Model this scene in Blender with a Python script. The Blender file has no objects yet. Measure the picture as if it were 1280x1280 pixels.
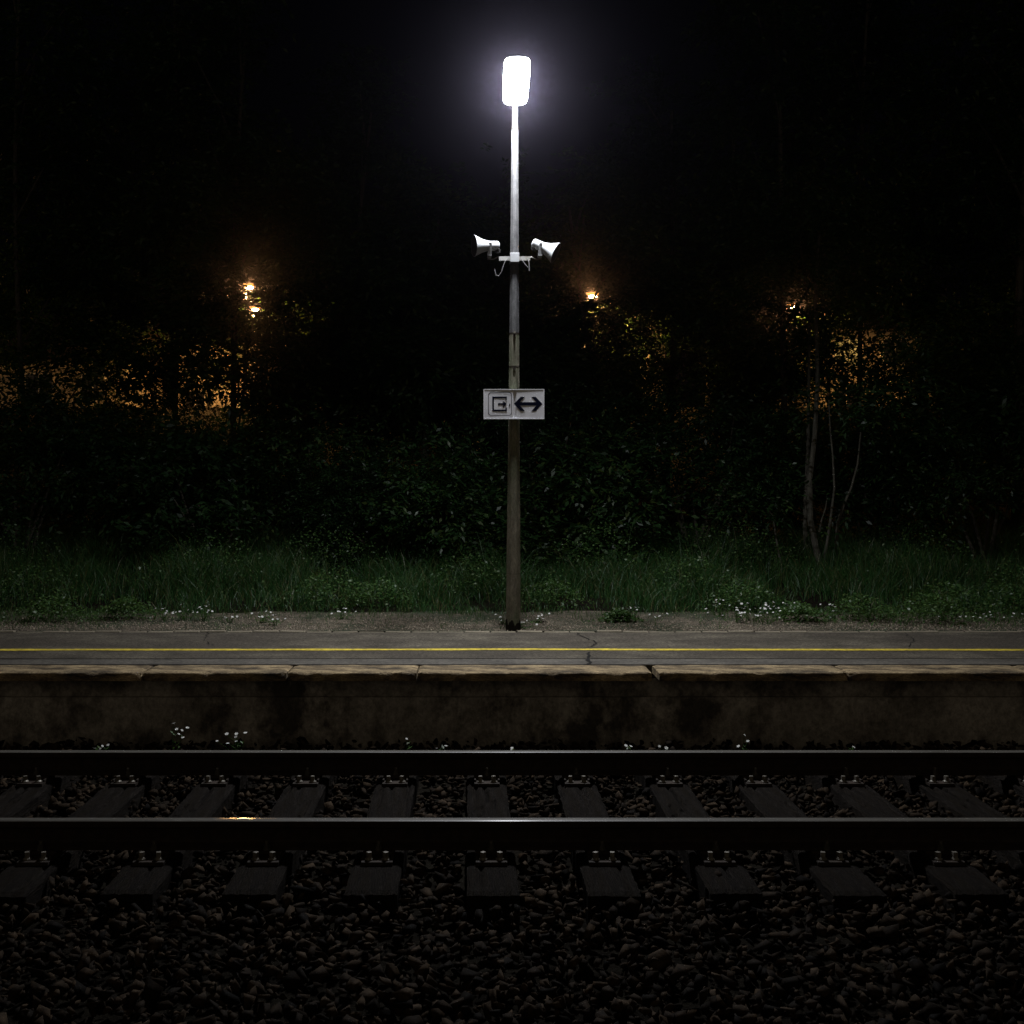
import bpy, bmesh, math, random
import numpy as np
from mathutils import Vector, Matrix
random.seed(7); R = np.random.default_rng(11)
SC = bpy.context.scene
COL = SC.collection
rad = math.radians

# ------------------------------------------------------------------ frame of reference
# x to the right along the track, y away from the camera, z up; top of the rails is z = 0
F = 1406.0; CX, CY, CZ = 590.0, 595.0, 1.85
def px2x(px, d): return (px-CX)*d/F
def py2z(py, d): return CZ-(py-CY)*d/F
PZ = 0.363                      # platform level
YE, YB, YK = 8.50, 8.86, 10.70  # coping front, coping back, back edge of the asphalt
YPOLE = 10.88; XPOLE = px2x(641.5, YPOLE)
RAILS = (6.07, 7.57); SLEEPER_TOP = -0.19; XS0 = 0.10

def ground_z(y):
    pts = [(-60,-.55),(3.2,-.50),(4.4,-.40),(5.3,-.36),(8.60,-.34),(8.66,.20),(10.6,.20),(10.72,.345),(12.4,.35),(15,.45),(18,.85),(30,2.9),(42,4.4),(72,4.4),(95,6.5),(150,9)]
    return float(np.interp(y, [p[0] for p in pts], [p[1] for p in pts]))

# ------------------------------------------------------------------ materials
def nt(name):
    m = bpy.data.materials.new(name); m.use_nodes = True
    t = m.node_tree; t.nodes.clear()
    out = t.nodes.new('ShaderNodeOutputMaterial')
    return m, t, out
def N(t, k, **kw):
    n = t.nodes.new(k)
    for a, v in kw.items():
        if a in n.inputs.keys(): n.inputs[a].default_value = v
        else: setattr(n, a, v)
    return n
def ramp(t, fac, stops):
    r = t.nodes.new('ShaderNodeValToRGB')
    e = r.color_ramp.elements
    while len(e) < len(stops): e.new(0.5)
    for i, (p, c) in enumerate(stops):
        e[i].position = p; e[i].color = (*c, 1) if len(c) == 3 else c
    t.links.new(fac, r.inputs[0]); return r
def rough_mat(name, c1, c2, scale=6, rough=0.85, bump=0.4, bscale=40, metallic=0, dist=0.01, c3=None, scale3=1.2, stretch=(1,1,1), spec=0.3, island=0.0, fine=None):
    m, t, out = nt(name); L = t.links
    tc = N(t, 'ShaderNodeTexCoord'); mp = N(t, 'ShaderNodeMapping'); mp.inputs['Scale'].default_value = stretch
    L.new(tc.outputs['Object'], mp.inputs[0])
    n1 = N(t, 'ShaderNodeTexNoise', Scale=scale, Detail=8.0, Roughness=0.65); L.new(mp.outputs[0], n1.inputs['Vector'])
    r1 = ramp(t, n1.outputs['Fac'], [(0.32, c1), (0.68, c2)])
    col = r1.outputs[0]
    if c3:
        n3 = N(t, 'ShaderNodeTexNoise', Scale=scale3, Detail=6.0, Roughness=0.7); L.new(mp.outputs[0], n3.inputs['Vector'])
        r3 = ramp(t, n3.outputs['Fac'], [(0.46, (0,0,0)), (0.60, (1,1,1))])
        mx = N(t, 'ShaderNodeMixRGB'); L.new(r3.outputs[0], mx.inputs[0]); L.new(col, mx.inputs[1]); mx.inputs[2].default_value = (*c3, 1)
        col = mx.outputs[0]
    if fine:
        n4 = N(t, 'ShaderNodeTexNoise', Scale=fine[0], Detail=3.0, Roughness=0.8); L.new(mp.outputs[0], n4.inputs['Vector'])
        r4 = ramp(t, n4.outputs['Fac'], [(0.35, (fine[1],)*3), (0.65, (fine[2],)*3)])
        mx = N(t, 'ShaderNodeMixRGB', blend_type='MULTIPLY'); mx.inputs[0].default_value = 1
        L.new(col, mx.inputs[1]); L.new(r4.outputs[0], mx.inputs[2]); col = mx.outputs[0]
    if island:
        g = N(t, 'ShaderNodeNewGeometry')
        mr = N(t, 'ShaderNodeMapRange'); mr.inputs[3].default_value = 1-island; mr.inputs[4].default_value = 1+island
        L.new(g.outputs['Random Per Island'], mr.inputs[0])
        hs = N(t, 'ShaderNodeHueSaturation'); L.new(mr.outputs[0], hs.inputs['Value']); L.new(col, hs.inputs['Color'])
        col = hs.outputs[0]
    b = N(t, 'ShaderNodeBsdfPrincipled'); b.inputs['Roughness'].default_value = rough; b.inputs['Metallic'].default_value = metallic
    b.inputs['Specular IOR Level'].default_value = spec
    L.new(col, b.inputs['Base Color'])
    nb = N(t, 'ShaderNodeTexNoise', Scale=bscale, Detail=6.0, Roughness=0.7); L.new(mp.outputs[0], nb.inputs['Vector'])
    bp = N(t, 'ShaderNodeBump', Strength=bump, Distance=dist); L.new(nb.outputs['Fac'], bp.inputs['Height']); L.new(bp.outputs[0], b.inputs['Normal'])
    L.new(b.outputs[0], out.inputs[0]); return m
def leaf_mat(name, c1, c2, c3, trans=0.35):
    m, t, out = nt(name); L = t.links
    g = N(t, 'ShaderNodeNewGeometry')
    r = ramp(t, g.outputs['Random Per Island'], [(0.0, c1), (0.75, c2), (1.0, c3)])
    d = N(t, 'ShaderNodeBsdfDiffuse'); tr = N(t, 'ShaderNodeBsdfTranslucent'); gl = N(t, 'ShaderNodeBsdfGlossy', Roughness=0.45)
    L.new(r.outputs[0], d.inputs[0])
    hs = N(t, 'ShaderNodeHueSaturation', Value=1.5, Hue=0.485, Saturation=1.1); L.new(r.outputs[0], hs.inputs['Color']); L.new(hs.outputs[0], tr.inputs[0])
    m1 = N(t, 'ShaderNodeMixShader'); m1.inputs[0].default_value = trans; L.new(d.outputs[0], m1.inputs[1]); L.new(tr.outputs[0], m1.inputs[2])
    m2 = N(t, 'ShaderNodeMixShader'); m2.inputs[0].default_value = 0.03; L.new(m1.outputs[0], m2.inputs[1]); L.new(gl.outputs[0], m2.inputs[2])
    L.new(m2.outputs[0], out.inputs[0]); return m
def emit_mat(name, c, s):
    m, t, out = nt(name); m.cycles.emission_sampling = 'NONE'; e = N(t, 'ShaderNodeEmission'); e.inputs[0].default_value = (*c, 1); e.inputs[1].default_value = s
    t.links.new(e.outputs[0], out.inputs[0]); return m

LAMP = 14.0
M = dict(
 asphalt = rough_mat('asphalt', (.040,.034,.025), (.135,.117,.086), 4.5, .9, 1.0, 75, dist=.012, c3=(.062,.052,.039), scale3=1.3, fine=(55,.3,1.75), stretch=(.6,1,1)),
 slab = rough_mat('edge_concrete', (.060,.054,.045), (.115,.104,.086), 5, .85, .7, 80, dist=.006, fine=(60,.5,1.5), stretch=(.5,1,1)),
 dirt = rough_mat('dirt', (.06,.05,.036), (.20,.165,.12), 9, .95, 1.0, 60, dist=.02, c3=(.045,.055,.03), scale3=1.0, fine=(80,.5,1.5)),
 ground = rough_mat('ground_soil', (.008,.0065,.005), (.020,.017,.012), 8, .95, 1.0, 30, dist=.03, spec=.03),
 coping = rough_mat('coping_stone', (.06,.04,.022), (.56,.42,.23), 7, .85, 1.0, 30, dist=.02, c3=(.055,.042,.028), scale3=2.6, fine=(90,.45,1.45), stretch=(.55,1.6,1.6)),
 wall = rough_mat('old_concrete', (.20,.18,.15), (.44,.40,.335), 2.2, .95, .7, 45, dist=.012, c3=(.075,.065,.052), scale3=1.9, fine=(28,.65,1.25), stretch=(1,1,.8)),
 kerb = rough_mat('kerb_stone', (.16,.14,.10), (.28,.24,.17), 14, .9, .8, 60, dist=.01),
 footdark = rough_mat('dark_pole_foot', (.008,.007,.006), (.025,.022,.018), 18, .95, .5, 60, spec=.02),
 yellow = rough_mat('yellow_paint', (.52,.38,.035), (.80,.62,.07), 9, .7, .5, 110, dist=.004, fine=(22,.45,1.25)),
 crack = rough_mat('crack_dark', (.006,.006,.005), (.015,.013,.012), 9, 1, .2, 60),
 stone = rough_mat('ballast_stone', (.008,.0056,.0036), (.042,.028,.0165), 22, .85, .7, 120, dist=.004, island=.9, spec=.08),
 pebble = rough_mat('grit', (.16,.13,.095), (.38,.32,.24), 30, .85, .3, 120, island=.6),
 sleeper = rough_mat('sleeper_wood', (.008,.0065,.0055), (.032,.027,.023), 4, .85, 1.0, 16, dist=.03, stretch=(9,.8,5), fine=(26,.4,1.5), spec=.04, c3=(.018,.014,.010), scale3=2.2),
 rust = rough_mat('rusty_steel', (.016,.012,.009), (.04,.027,.018), 20, .8, .6, 90, dist=.003, metallic=.15),
 railtop = rough_mat('polished_rail', (.07,.065,.055), (.13,.122,.105), 6, .5, .12, 60, dist=.001, metallic=.0, stretch=(.5,6,6)),
 rust2 = rough_mat('dull_bolt', (.05,.045,.035), (.13,.115,.09), 20, .6, .4, 90, dist=.002, metallic=.2),
 bolt = rough_mat('worn_steel', (.10,.09,.075), (.30,.275,.23), 30, .45, .3, 90, dist=.002, metallic=.3),
 galv = rough_mat('galvanised_steel', (.19,.19,.185), (.36,.355,.34), 14, .65, .25, 60, metallic=.1, dist=.002, c3=(.17,.16,.135), scale3=3.5, fine=(160,.8,1.15), stretch=(1.6,1.6,.8)),
 zinc = rough_mat('dimmed_zinc', (.05,.05,.052), (.12,.12,.122), 16, .7, .3, 60, dist=.002, fine=(110,.6,1.35), stretch=(1.6,1.6,.7), spec=.15),
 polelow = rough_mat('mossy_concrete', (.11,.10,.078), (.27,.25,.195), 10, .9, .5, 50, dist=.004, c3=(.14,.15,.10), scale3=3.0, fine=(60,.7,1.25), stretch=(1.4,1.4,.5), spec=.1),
 paint = rough_mat('white_plastic', (.31,.32,.33), (.40,.41,.42), 9, .42, .08, 60, dist=.001),
 darkin = rough_mat('dark_inside', (.05,.05,.05), (.08,.08,.08), 9, .8, .1, 60),
 signf = rough_mat('sign_face', (.70,.70,.74), (.80,.80,.84), 7, .6, .05, 60, dist=.001),
 signr = rough_mat('sign_rim', (.70,.71,.73), (.80,.81,.83), 7, .4, .05, 60, dist=.001),
 navy = rough_mat('navy_ink', (.004,.005,.014), (.006,.008,.020), 7, .8, .02, 60, spec=.02),
 cable = rough_mat('grey_cable', (.10,.10,.10), (.17,.17,.17), 20, .5, .05, 60),
 bark = rough_mat('bark', (.05,.043,.034), (.13,.115,.09), 10, .95, 1.0, 30, dist=.02, stretch=(3,3,.6)),
 palebark = rough_mat('pale_bark', (.05,.047,.038), (.15,.14,.11), 10, .95, 1.0, 30, dist=.01, stretch=(3,3,.6)),
 leaf = leaf_mat('leaf_green', (.012,.038,.011), (.026,.066,.016), (.065,.095,.022)),
 leaf2 = leaf_mat('leaf_dark_green', (.009,.030,.010), (.019,.052,.014), (.035,.070,.018)),
 grass = leaf_mat('grass_green', (.016,.066,.018), (.040,.112,.026), (.15,.13,.055), .3),
 weed = leaf_mat('weed_green', (.035,.085,.022), (.06,.12,.03), (.09,.14,.04), .3),
 petal = rough_mat('white_petal', (.70,.70,.66), (.82,.82,.78), 30, .7, .05, 60),
 plaster = rough_mat('plaster', (.34,.29,.22), (.46,.40,.30), 2, .9, .3, 30),
 roof = rough_mat('roof_tile', (.025,.02,.018), (.05,.035,.03), 8, .9, .5, 20),
 glass = rough_mat('window_glass', (.02,.02,.025), (.03,.03,.035), 2, .1, 0, 30, spec=.5),
 frame = rough_mat('window_frame', (.5,.48,.42), (.6,.57,.5), 8, .6, .1, 30),
 road = rough_mat('road_asphalt', (.04,.04,.04), (.07,.07,.065), 5, .9, .5, 60),
 lamp = emit_mat('lamp_light', (.90,.94,1.0), LAMP),
 sodium = emit_mat('sodium_light', (1.0,.46,.12), 200.0), sodglow = emit_mat('sodium_halo', (1.0,.36,.07), 1.3),
 litwin = emit_mat('lit_window', (1.0,.60,.16), .55),
)

_b = [n for n in M['railtop'].node_tree.nodes if n.type == 'BSDF_PRINCIPLED'][0]
_b.inputs['Coat Weight'].default_value = .55; _b.inputs['Coat Roughness'].default_value = .13
# ------------------------------------------------------------------ mesh helpers
class MB:
    def __init__(s): s.v = []; s.f = []; s.mi = []
    def add(s, v, f, mi=0):
        o = len(s.v); s.v += [tuple(p) for p in v]; s.f += [tuple(i+o for i in q) for q in f]; s.mi += [mi]*len(f); return s
    def box(s, x0, x1, y0, y1, z0, z1, mi=0, Mx=None):
        v = [(x0,y0,z0),(x1,y0,z0),(x1,y1,z0),(x0,y1,z0),(x0,y0,z1),(x1,y0,z1),(x1,y1,z1),(x0,y1,z1)]
        if Mx is not None: v = [Mx @ Vector(p) for p in v]
        return s.add(v, [(0,3,2,1),(4,5,6,7),(0,1,5,4),(1,2,6,5),(2,3,7,6),(3,0,4,7)], mi)
    def tube(s, pts, rs, n=10, mi=0, caps=True, rot=0.0):
        pts = [Vector(p) for p in pts]
        if not hasattr(rs, '__len__'): rs = [rs]*len(pts)
        v = []; f = []
        up = Vector((0,1,0.01))
        for i, p in enumerate(pts):
            d = (pts[min(i+1, len(pts)-1)]-pts[max(i-1, 0)]).normalized()
            a = d.cross(up)
            if a.length < .1: a = d.cross(Vector((1,0,0)))
            a.normalize(); b = d.cross(a).normalized()
            for k in range(n):
                t = 2*math.pi*k/n+rot
                v.append(p+(a*math.cos(t)+b*math.sin(t))*rs[i])
        for i in range(len(pts)-1):
            for k in range(n):
                k2 = (k+1) % n
                f.append((i*n+k, i*n+k2, (i+1)*n+k2, (i+1)*n+k))
        if caps: f.append(tuple(range(n))[::-1]); f.append(tuple((len(pts)-1)*n+k for k in range(n)))
        return s.add(v, f, mi)
    def prism(s, outline, y0, y1, mi=0):      # outline in x,z ; extruded along y
        n = len(outline); v = [(x,y0,z) for x,z in outline]+[(x,y1,z) for x,z in outline]
        f = [tuple(range(n)), tuple(range(n, 2*n))[::-1]]+[(i, i+n, (i+1)%n+n, (i+1)%n) for i in range(n)]
        return s.add(v, f, mi)
    def build(s, name, mats, parent=None, loc=None, smooth=False, bevel=0):
        me = bpy.data.meshes.new(name); me.from_pydata([tuple(map(float, p)) for p in s.v], [], s.f)
        if not isinstance(mats, (list, tuple)): mats = [mats]
        for m in mats: me.materials.append(m)
        me.polygons.foreach_set('material_index', s.mi)
        bm = bmesh.new(); bm.from_mesh(me); bmesh.ops.recalc_face_normals(bm, faces=bm.faces)
        if bevel: bmesh.ops.bevel(bm, geom=bm.edges[:], offset=bevel, segments=2, affect='EDGES', profile=.6)
        bm.to_mesh(me); bm.free()
        if smooth:
            me.polygons.foreach_set('use_smooth', [True]*len(me.polygons))
            me.set_sharp_from_angle(angle=rad(38))
        o = bpy.data.objects.new(name, me); COL.objects.link(o)
        if loc is not None: o.location = loc
        if parent is not None: o.parent = parent
        return o
def np_mesh(name, V, Fc, mats, nper, parent=None):
    me = bpy.data.meshes.new(name); n = len(Fc)
    me.vertices.add(len(V)); me.vertices.foreach_set('co', np.asarray(V, np.float32).ravel())
    me.loops.add(n*nper); me.loops.foreach_set('vertex_index', np.asarray(Fc, np.int32).ravel())
    me.polygons.add(n); me.polygons.foreach_set('loop_start', np.arange(0, n*nper, nper, dtype=np.int32))
    me.update(calc_edges=True); me.validate()
    me.materials.append(mats)
    o = bpy.data.objects.new(name, me); COL.objects.link(o)
    if parent is not None: o.parent = parent
    return o
def tag(o, label=None, cat=None, group=None, kind=None):
    for k, v in (('label', label), ('category', cat), ('group', group), ('kind', kind)):
        if v: o[k] = v
    return o
def thing(name, loc, label, cat, group=None, rz=0):
    o = bpy.data.objects.new(name, None); COL.objects.link(o); o.location = loc; o.rotation_euler = (0,0,rz); o.empty_display_size = .1
    return tag(o, label, cat, group)
def vnoise(x, y, s=1.0, ph=0.0):
    return (np.sin(x*1.7*s+ph)+np.sin(y*2.3*s+1.3*ph+1)+np.sin((x+y)*1.1*s+2.1*ph)+np.sin((x*.6-y*1.9)*2.1*s+ph*.7)+np.sin((x*2.9+y*.7)*1.3*s+ph))/5

# ------------------------------------------------------------------ ground
def make_ground():
    xs = np.concatenate([np.linspace(-150,-14,12), np.linspace(-12,14,70), np.linspace(17,150,12)])
    ys = np.concatenate([np.linspace(-60,3,8), np.linspace(3.2,8.58,20), [8.60,8.66,9.5,10.6,10.72], np.linspace(11,18,36), np.linspace(19,42,24), np.linspace(46,72,8), np.linspace(78,150,8)])
    V = []
    for y in ys:
        z = ground_z(y)
        for x in xs:
            a = 0
            if y > 11.2: a = min(1,(y-11.2)/3)*.06
            if 18 < y < 43: a = .12*min(1, (43-y)/4)
            V.append((x, y, z+a*float(vnoise(np.array(x), np.array(y), 1.1, .5))))
    nx = len(xs); Fc = [(j*nx+i, j*nx+i+1, (j+1)*nx+i+1, (j+1)*nx+i) for j in range(len(ys)-1) for i in range(nx-1)]
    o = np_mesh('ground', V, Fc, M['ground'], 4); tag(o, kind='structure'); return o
make_ground()
# trodden dirt and grit strip behind the platform
def dirt_strip():
    xs = np.linspace(-40, 40, 400); V = []; Fc = []
    ys = [10.79, 11.0, 11.3, 11.6, 11.9, 12.2, 12.5]
    for j, y in enumerate(ys):
        for x in xs:
            yy = y+(.25*float(vnoise(np.array(x), np.array(3.0), .9, 2)) if j == len(ys)-1 else 0)
            V.append((x, yy, .357+.012*float(vnoise(np.array(x*3), np.array(y*5), 1, 1))-(.02 if j == len(ys)-1 else 0)+(max(0, y-11.8)*.02)))
    nx = len(xs); Fc = [(j*nx+i, j*nx+i+1, (j+1)*nx+i+1, (j+1)*nx+i) for j in range(len(ys)-1) for i in range(nx-1)]
    tag(np_mesh('dirt_path', V, Fc, M['dirt'], 4), kind='structure')
dirt_strip()

# ------------------------------------------------------------------ platform
mb = MB(); mb.box(-45, 45, YB+.012+.30, YK, .15, PZ); pl = mb.build('platform', M['asphalt']); tag(pl, kind='structure')
mb = MB(); mb.box(-45, 45, YB+.012, YB+.30, .15, PZ-.0018); o = mb.build('platform_edge_strip', M['slab']); tag(o, kind='structure')
# yellow safety line, painted by hand: slightly wavy
xs = np.linspace(-45, 45, 900)
yc = 9.61+.024*vnoise(xs, xs*0, .55, 1.1)+.008*vnoise(xs, xs*0, 1.9, 6)+.004*vnoise(xs, xs*0, 3.0, .2)
w = .046+.009*vnoise(xs, xs*0, 4.0, 3.3)+R.normal(0,.0025,len(xs))
V = np.concatenate([np.stack([xs, yc-w, xs*0+PZ+.004], 1), np.stack([xs, yc+w, xs*0+PZ+.004], 1)])
n = len(xs); Fc = [(i, i+1, n+i+1, n+i) for i in range(n-1)]
tag(np_mesh('yellow_platform_line', V, Fc, M['yellow'], 4), kind='structure')
def crack(pts, w, z=PZ+.0045):
    pts = np.array(pts, float); d = []
    fine = []
    for a, b in zip(pts[:-1], pts[1:]):
        for t in np.linspace(0, 1, 7)[:-1]: fine.append(a*(1-t)+b*t+R.normal(0, .010, 2))
    fine.append(pts[-1]); fine = np.array(fine)
    V = []; Fc = []
    for i, p in enumerate(fine):
        q = fine[min(i+1, len(fine)-1)]-fine[max(i-1, 0)]; q = np.array([-q[1], q[0]])/(np.linalg.norm(q)+1e-6)*w*R.uniform(.5, 1.3)
        V += [(p[0]-q[0], p[1]-q[1], z), (p[0]+q[0], p[1]+q[1], z)]
        if i: Fc.append((2*i-2, 2*i-1, 2*i+1, 2*i))
    o = np_mesh('platform_crack', V, Fc, M['crack'], 4, pl); return o
def pp(px, py):
    d = (CZ-PZ)*F/(py-CY); return (px2x(px, d), d)
crack([pp(720,791), pp(727,796), pp(745,802), pp(744,806), pp(735,809.6)], .007)
crack([pp(736,816), pp(737,821.8)], .010)
crack([pp(736,822), pp(735,831)], .018, PZ+.002)
crack([pp(262,791), pp(255,800), pp(266,808)], .004)
crack([pp(1130,791), pp(1142,799), pp(1136,809)], .004)
crack([pp(-30,824), pp(215,824.5)], .006, PZ+.002)
mb = MB(); mb.box(-45, 45, YB+.014, YB+.03, PZ-.005, PZ-.0006); o = mb.build('edge_joint', M['crack'], pl)

# retaining wall under the coping: lower course, recessed upper course
wt = thing('platform_wall', (0, 8.62, -.34), 'long stained concrete wall holding up the platform edge', 'wall')
def wall_course(name, y, z0, z1, amp):
    xs = np.linspace(-45, 45, 1400); zs = np.linspace(z0, z1, 8); V = []
    for z in zs:
        yy = y+amp*(vnoise(xs*1.6, xs*0+z*5, 1.2, 2)+.5*vnoise(xs*6, xs*0+z*11, 1.6, 5))
        V.append(np.stack([xs, yy-8.62, xs*0+z+.34], 1))
    V = np.concatenate(V); nx = len(xs)
    Fc = [(j*nx+i, j*nx+i+1, (j+1)*nx+i+1, (j+1)*nx+i) for j in range(len(zs)-1) for i in range(nx-1)]
    return np_mesh(name, V, Fc, M['wall'], 4, wt)
wall_course('lower_course', 8.600, -.36, .155, .007)
wall_course('upper_course', 8.645, .150, PZ-.066, .003)
mb = MB(); mb.box(-45, 45, -.012, .10, .488, .497); mb.build('course_ledge', M['wall'], wt)

# coping stones
edges = [-4.0-1.5*k for k in range(9, 0, -1)]+[-4.0, -2.5, -1.40, -.416, 1.39, 2.85, 4.25]+[4.25+1.5*k for k in range(1, 10)]
def coping(x0, x1, seed, first):
    L = x1-x0; nx = max(10, int(L/.035)); ny = 9; g = np.random.default_rng(seed)
    prof = [(-.0,-.065), (.0,-.045), (.002,-.02), (.008,-.007), (.025,-.001)]   # front nose (y, z) from the front face up
    ysec = prof+[(.08,0), (.15,0), (.22,0), (.30,0), (.345,-.002), (.36,-.012), (.36,-.065)]
    V = []; ph = g.uniform(0, 50)
    for i in range(nx+1):
        t = i/nx; x = t*L; e = min(x, L-x)
        for j, (yy, zz) in enumerate(ysec):
            chip = 0
            nv = float(vnoise(np.array(x*9+ph), np.array(yy*7), 2.2, seed))
            if j < 5:
                chip = .006*nv+max(0, float(vnoise(np.array(x*5+ph), np.array(0.), 2.0, seed*.7))-.42)*.09*(1 if j < 4 else .5)
            z = zz-(chip*.5 if 0 < j < 5 else 0)+(.003*nv if j >= 5 and j < 10 else 0)
            yo = yy+max(0, chip)*.8
            if e < .03: z -= (.03-e)*.35 if 0 < j < 10 else 0; yo += (.03-e)*.8 if j < 4 else 0
            V.append((x+.004*nv*(1 if i in (0, nx) else 0), yo, z))
    n = len(ysec); Fc = [(i*n+j, (i+1)*n+j, (i+1)*n+j+1, i*n+j+1) for i in range(nx) for j in range(n-1)]
    m = MB(); m.add(V, Fc); m.add([V[k] for k in range(n)], [tuple(range(n))]); m.add([V[nx*n+k] for k in range(n)], [tuple(range(n))])
    m.add([V[0], V[n-1], V[nx*n+n-1], V[nx*n]], [(0,1,2,3)])
    return m.build('coping_stone', M['coping'], None, (x0, YE, PZ+.002), smooth=True)
def word(k): return ['', 'first', 'second', 'third', 'fourth', 'fifth', 'sixth', 'seventh', 'eighth', 'ninth', 'tenth', 'eleventh', 'twelfth', 'thirteenth'][k]
mid = edges.index(-.416)
for i in range(len(edges)-1):
    a, b = edges[i]+.006, edges[i+1]-.006
    if i == mid: b -= .022
    if i == mid+1: a += .022
    o = coping(a, b, i+3, i == mid)
    k = i-mid
    lab = ('long worn yellowish coping stone at the platform edge in front of the lamp post' if k == 0 else
           f'worn coping stone, {word(abs(k))} to the {"right" if k > 0 else "left"} of the one before the lamp post')
    tag(o, lab, 'coping stone', 'coping stones along the platform edge')

# small edging stones along the back of the asphalt
kb = MB(); kb.box(-.118, .118, -.035, .035, -.12, .006)
k0 = kb.build('edging_stone', M['kerb'], bevel=.006)
kmeshes = [k0.data]
for i in range(-26, 30):
    x = i*.252+.05
    o = k0 if i == -26 else k0.copy()
    if i != -26: COL.objects.link(o)
    o.location = (x+random.uniform(-.004,.004), YK+.042+random.uniform(-.006,.006), PZ+random.uniform(-.010,.004)); o.rotation_euler = (random.uniform(-.03,.03), random.uniform(-.02,.02), random.uniform(-.03,.03))
    tag(o, 'small pale edging stone in the row behind the asphalt', 'edging stone', 'edging stones behind the platform asphalt')

# ------------------------------------------------------------------ rails
def rail(y, label):
    pr = [(-.0625,-.149),(.0625,-.149),(.0625,-.139),(.045,-.133),(.012,-.122),(.008,-.108),(.008,-.052),(.014,-.042),(.033,-.036),(.0345,-.012),(.031,-.004),(.022,-.0008),(0,0),(-.022,-.0008),(-.031,-.004),(-.0345,-.012),(-.033,-.036),(-.014,-.042),(-.008,-.052),(-.008,-.108),(-.012,-.122),(-.045,-.133),(-.0625,-.139)]
    n = len(pr); m = MB()
    xs = [-45, -20, -8, 0, 8, 20, 45]
    V = [(x, yy, zz) for x in xs for yy, zz in pr]
    for i in range(len(xs)-1):
        for k in range(n):
            k2 = (k+1) % n
            mi = 1 if k in (10,11,12,13) else 0
            m.add([V[i*n+k], V[i*n+k2], V[(i+1)*n+k2], V[(i+1)*n+k]], [(0,1,2,3)], mi)
    m.add([V[k] for k in range(n)], [tuple(range(n))]); m.add([V[(len(xs)-1)*n+k] for k in range(n)], [tuple(range(n))])
    o = m.build('rail', [M['rust'], M['railtop']], None, (0, y, 0)); 
    bm = bmesh.new(); bm.from_mesh(o.data); bmesh.ops.remove_doubles(bm, verts=bm.verts, dist=1e-5); bmesh.ops.recalc_face_normals(bm, faces=bm.faces); bm.to_mesh(o.data); bm.free()
    tag(o, label, 'rail', 'rails of the track')
rail(RAILS[1], 'far steel rail with polished top, next to the platform wall')
rail(RAILS[0], 'near steel rail with polished top, beside the foreground ballast')

# ------------------------------------------------------------------ sleepers with plates and bolts
def sleeper_mesh(seed):
    g = np.random.default_rng(seed); W, Ln, H = .26, 2.615, .15; nx, ny = 14, 60
    V = []; cr = [(g.uniform(-.1,.1), g.uniform(0, 2.3), g.uniform(.2,.9)) for _ in range(5)]
    for j in range(ny+1):
        for i in range(nx+1):
            x = (i/nx-.5)*W; y = j/ny*Ln; z = .0015*float(vnoise(np.array(x*80), np.array(y*2), 1, seed))
            for cx, cy, cl in cr:
                if cy < y < cy+cl and abs(x-cx-.01*math.sin(y*5)) < .010: z -= .018
            ex = min(i, nx-i); ey = min(j, ny-j)
            if ex == 0 or ey == 0: z -= .006+.006*g.random()
            if ex == 0: x += g.normal(0, .002)
            V.append((x, y, z))
    n = nx+1; Fc = [(j*n+i, j*n+i+1, (j+1)*n+i+1, (j+1)*n+i) for j in range(ny) for i in range(nx)]
    m = MB(); m.add(V, Fc)
    ring = [i for i in range(n)]+[j*n+nx for j in range(1, ny+1)]+[ny*n+i for i in range(nx-1, -1, -1)]+[j*n for j in range(ny-1, 0, -1)]
    low = [(V[k][0], V[k][1], -H) for k in ring]; top = [V[k] for k in ring]; q = len(ring)
    m.add(top+low, [(k, (k+1) % q, (k+1) % q+q, k+q) for k in range(q)])
    return m
def plate_mb():
    m = MB(); m.box(-.0825, .0825, -.19, .19, 0, .02)
    for s in (-1, 1): m.box(-.0825, .0825, s*.078-.009, s*.078+.009, .0201, .040)
    for s in (-1, 1):
        for t in (-1, 1): m.box(t*.078-.006, t*.078+.006, s*.118-.03, s*.118+.03, .0202, .034)
    return m
def screw_mb():
    m = MB(); m.tube([(0,0,0), (0,0,.006)], .023, 12); m.tube([(0,0,.006), (0,0,.013)], [.021,.014], 12); m.box(-.0115,.0115,-.0115,.0115,.013,.040); return m
def clip_mb(s):   # clamp on the rail foot with its bolt and nut
    m = MB(); m.box(-.03, .03, min(-.02*s, .036*s), max(-.02*s, .036*s), .030, .046)
    return m
def clipbolt_mb():
    m = MB(); m.tube([(0,0,.046), (0,0,.052)], .020, 12); m.tube([(0,0,.052), (0,0,.074)], .0165, 6); m.tube([(0,0,.074), (0,0,.094)], .010, 10); return m
plate_o = plate_mb().build('rail_plate', M['rust'], bevel=.002)
screw_o = screw_mb().build('sleeper_screw', M['bolt'], bevel=.0012)
clips = {s: clip_mb(s).build('rail_clamp', M['rust'], bevel=.002) for s in (-1, 1)}
cb_o = clipbolt_mb().build('clamp_bolt', M['rust2'], bevel=.001)
protos = [plate_o, screw_o, clips[-1], clips[1], cb_o]
smeshes = [sleeper_mesh(k).build('railway_sleeper', M['sleeper']) for k in range(5)]
def dupm(src, parent, loc, rot=(0,0,0)):
    o = bpy.data.objects.new(src.name.split('.')[0], src.data); COL.objects.link(o); o.parent = parent; o.location = loc; o.rotation_euler = rot; return o
SLX = []
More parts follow.
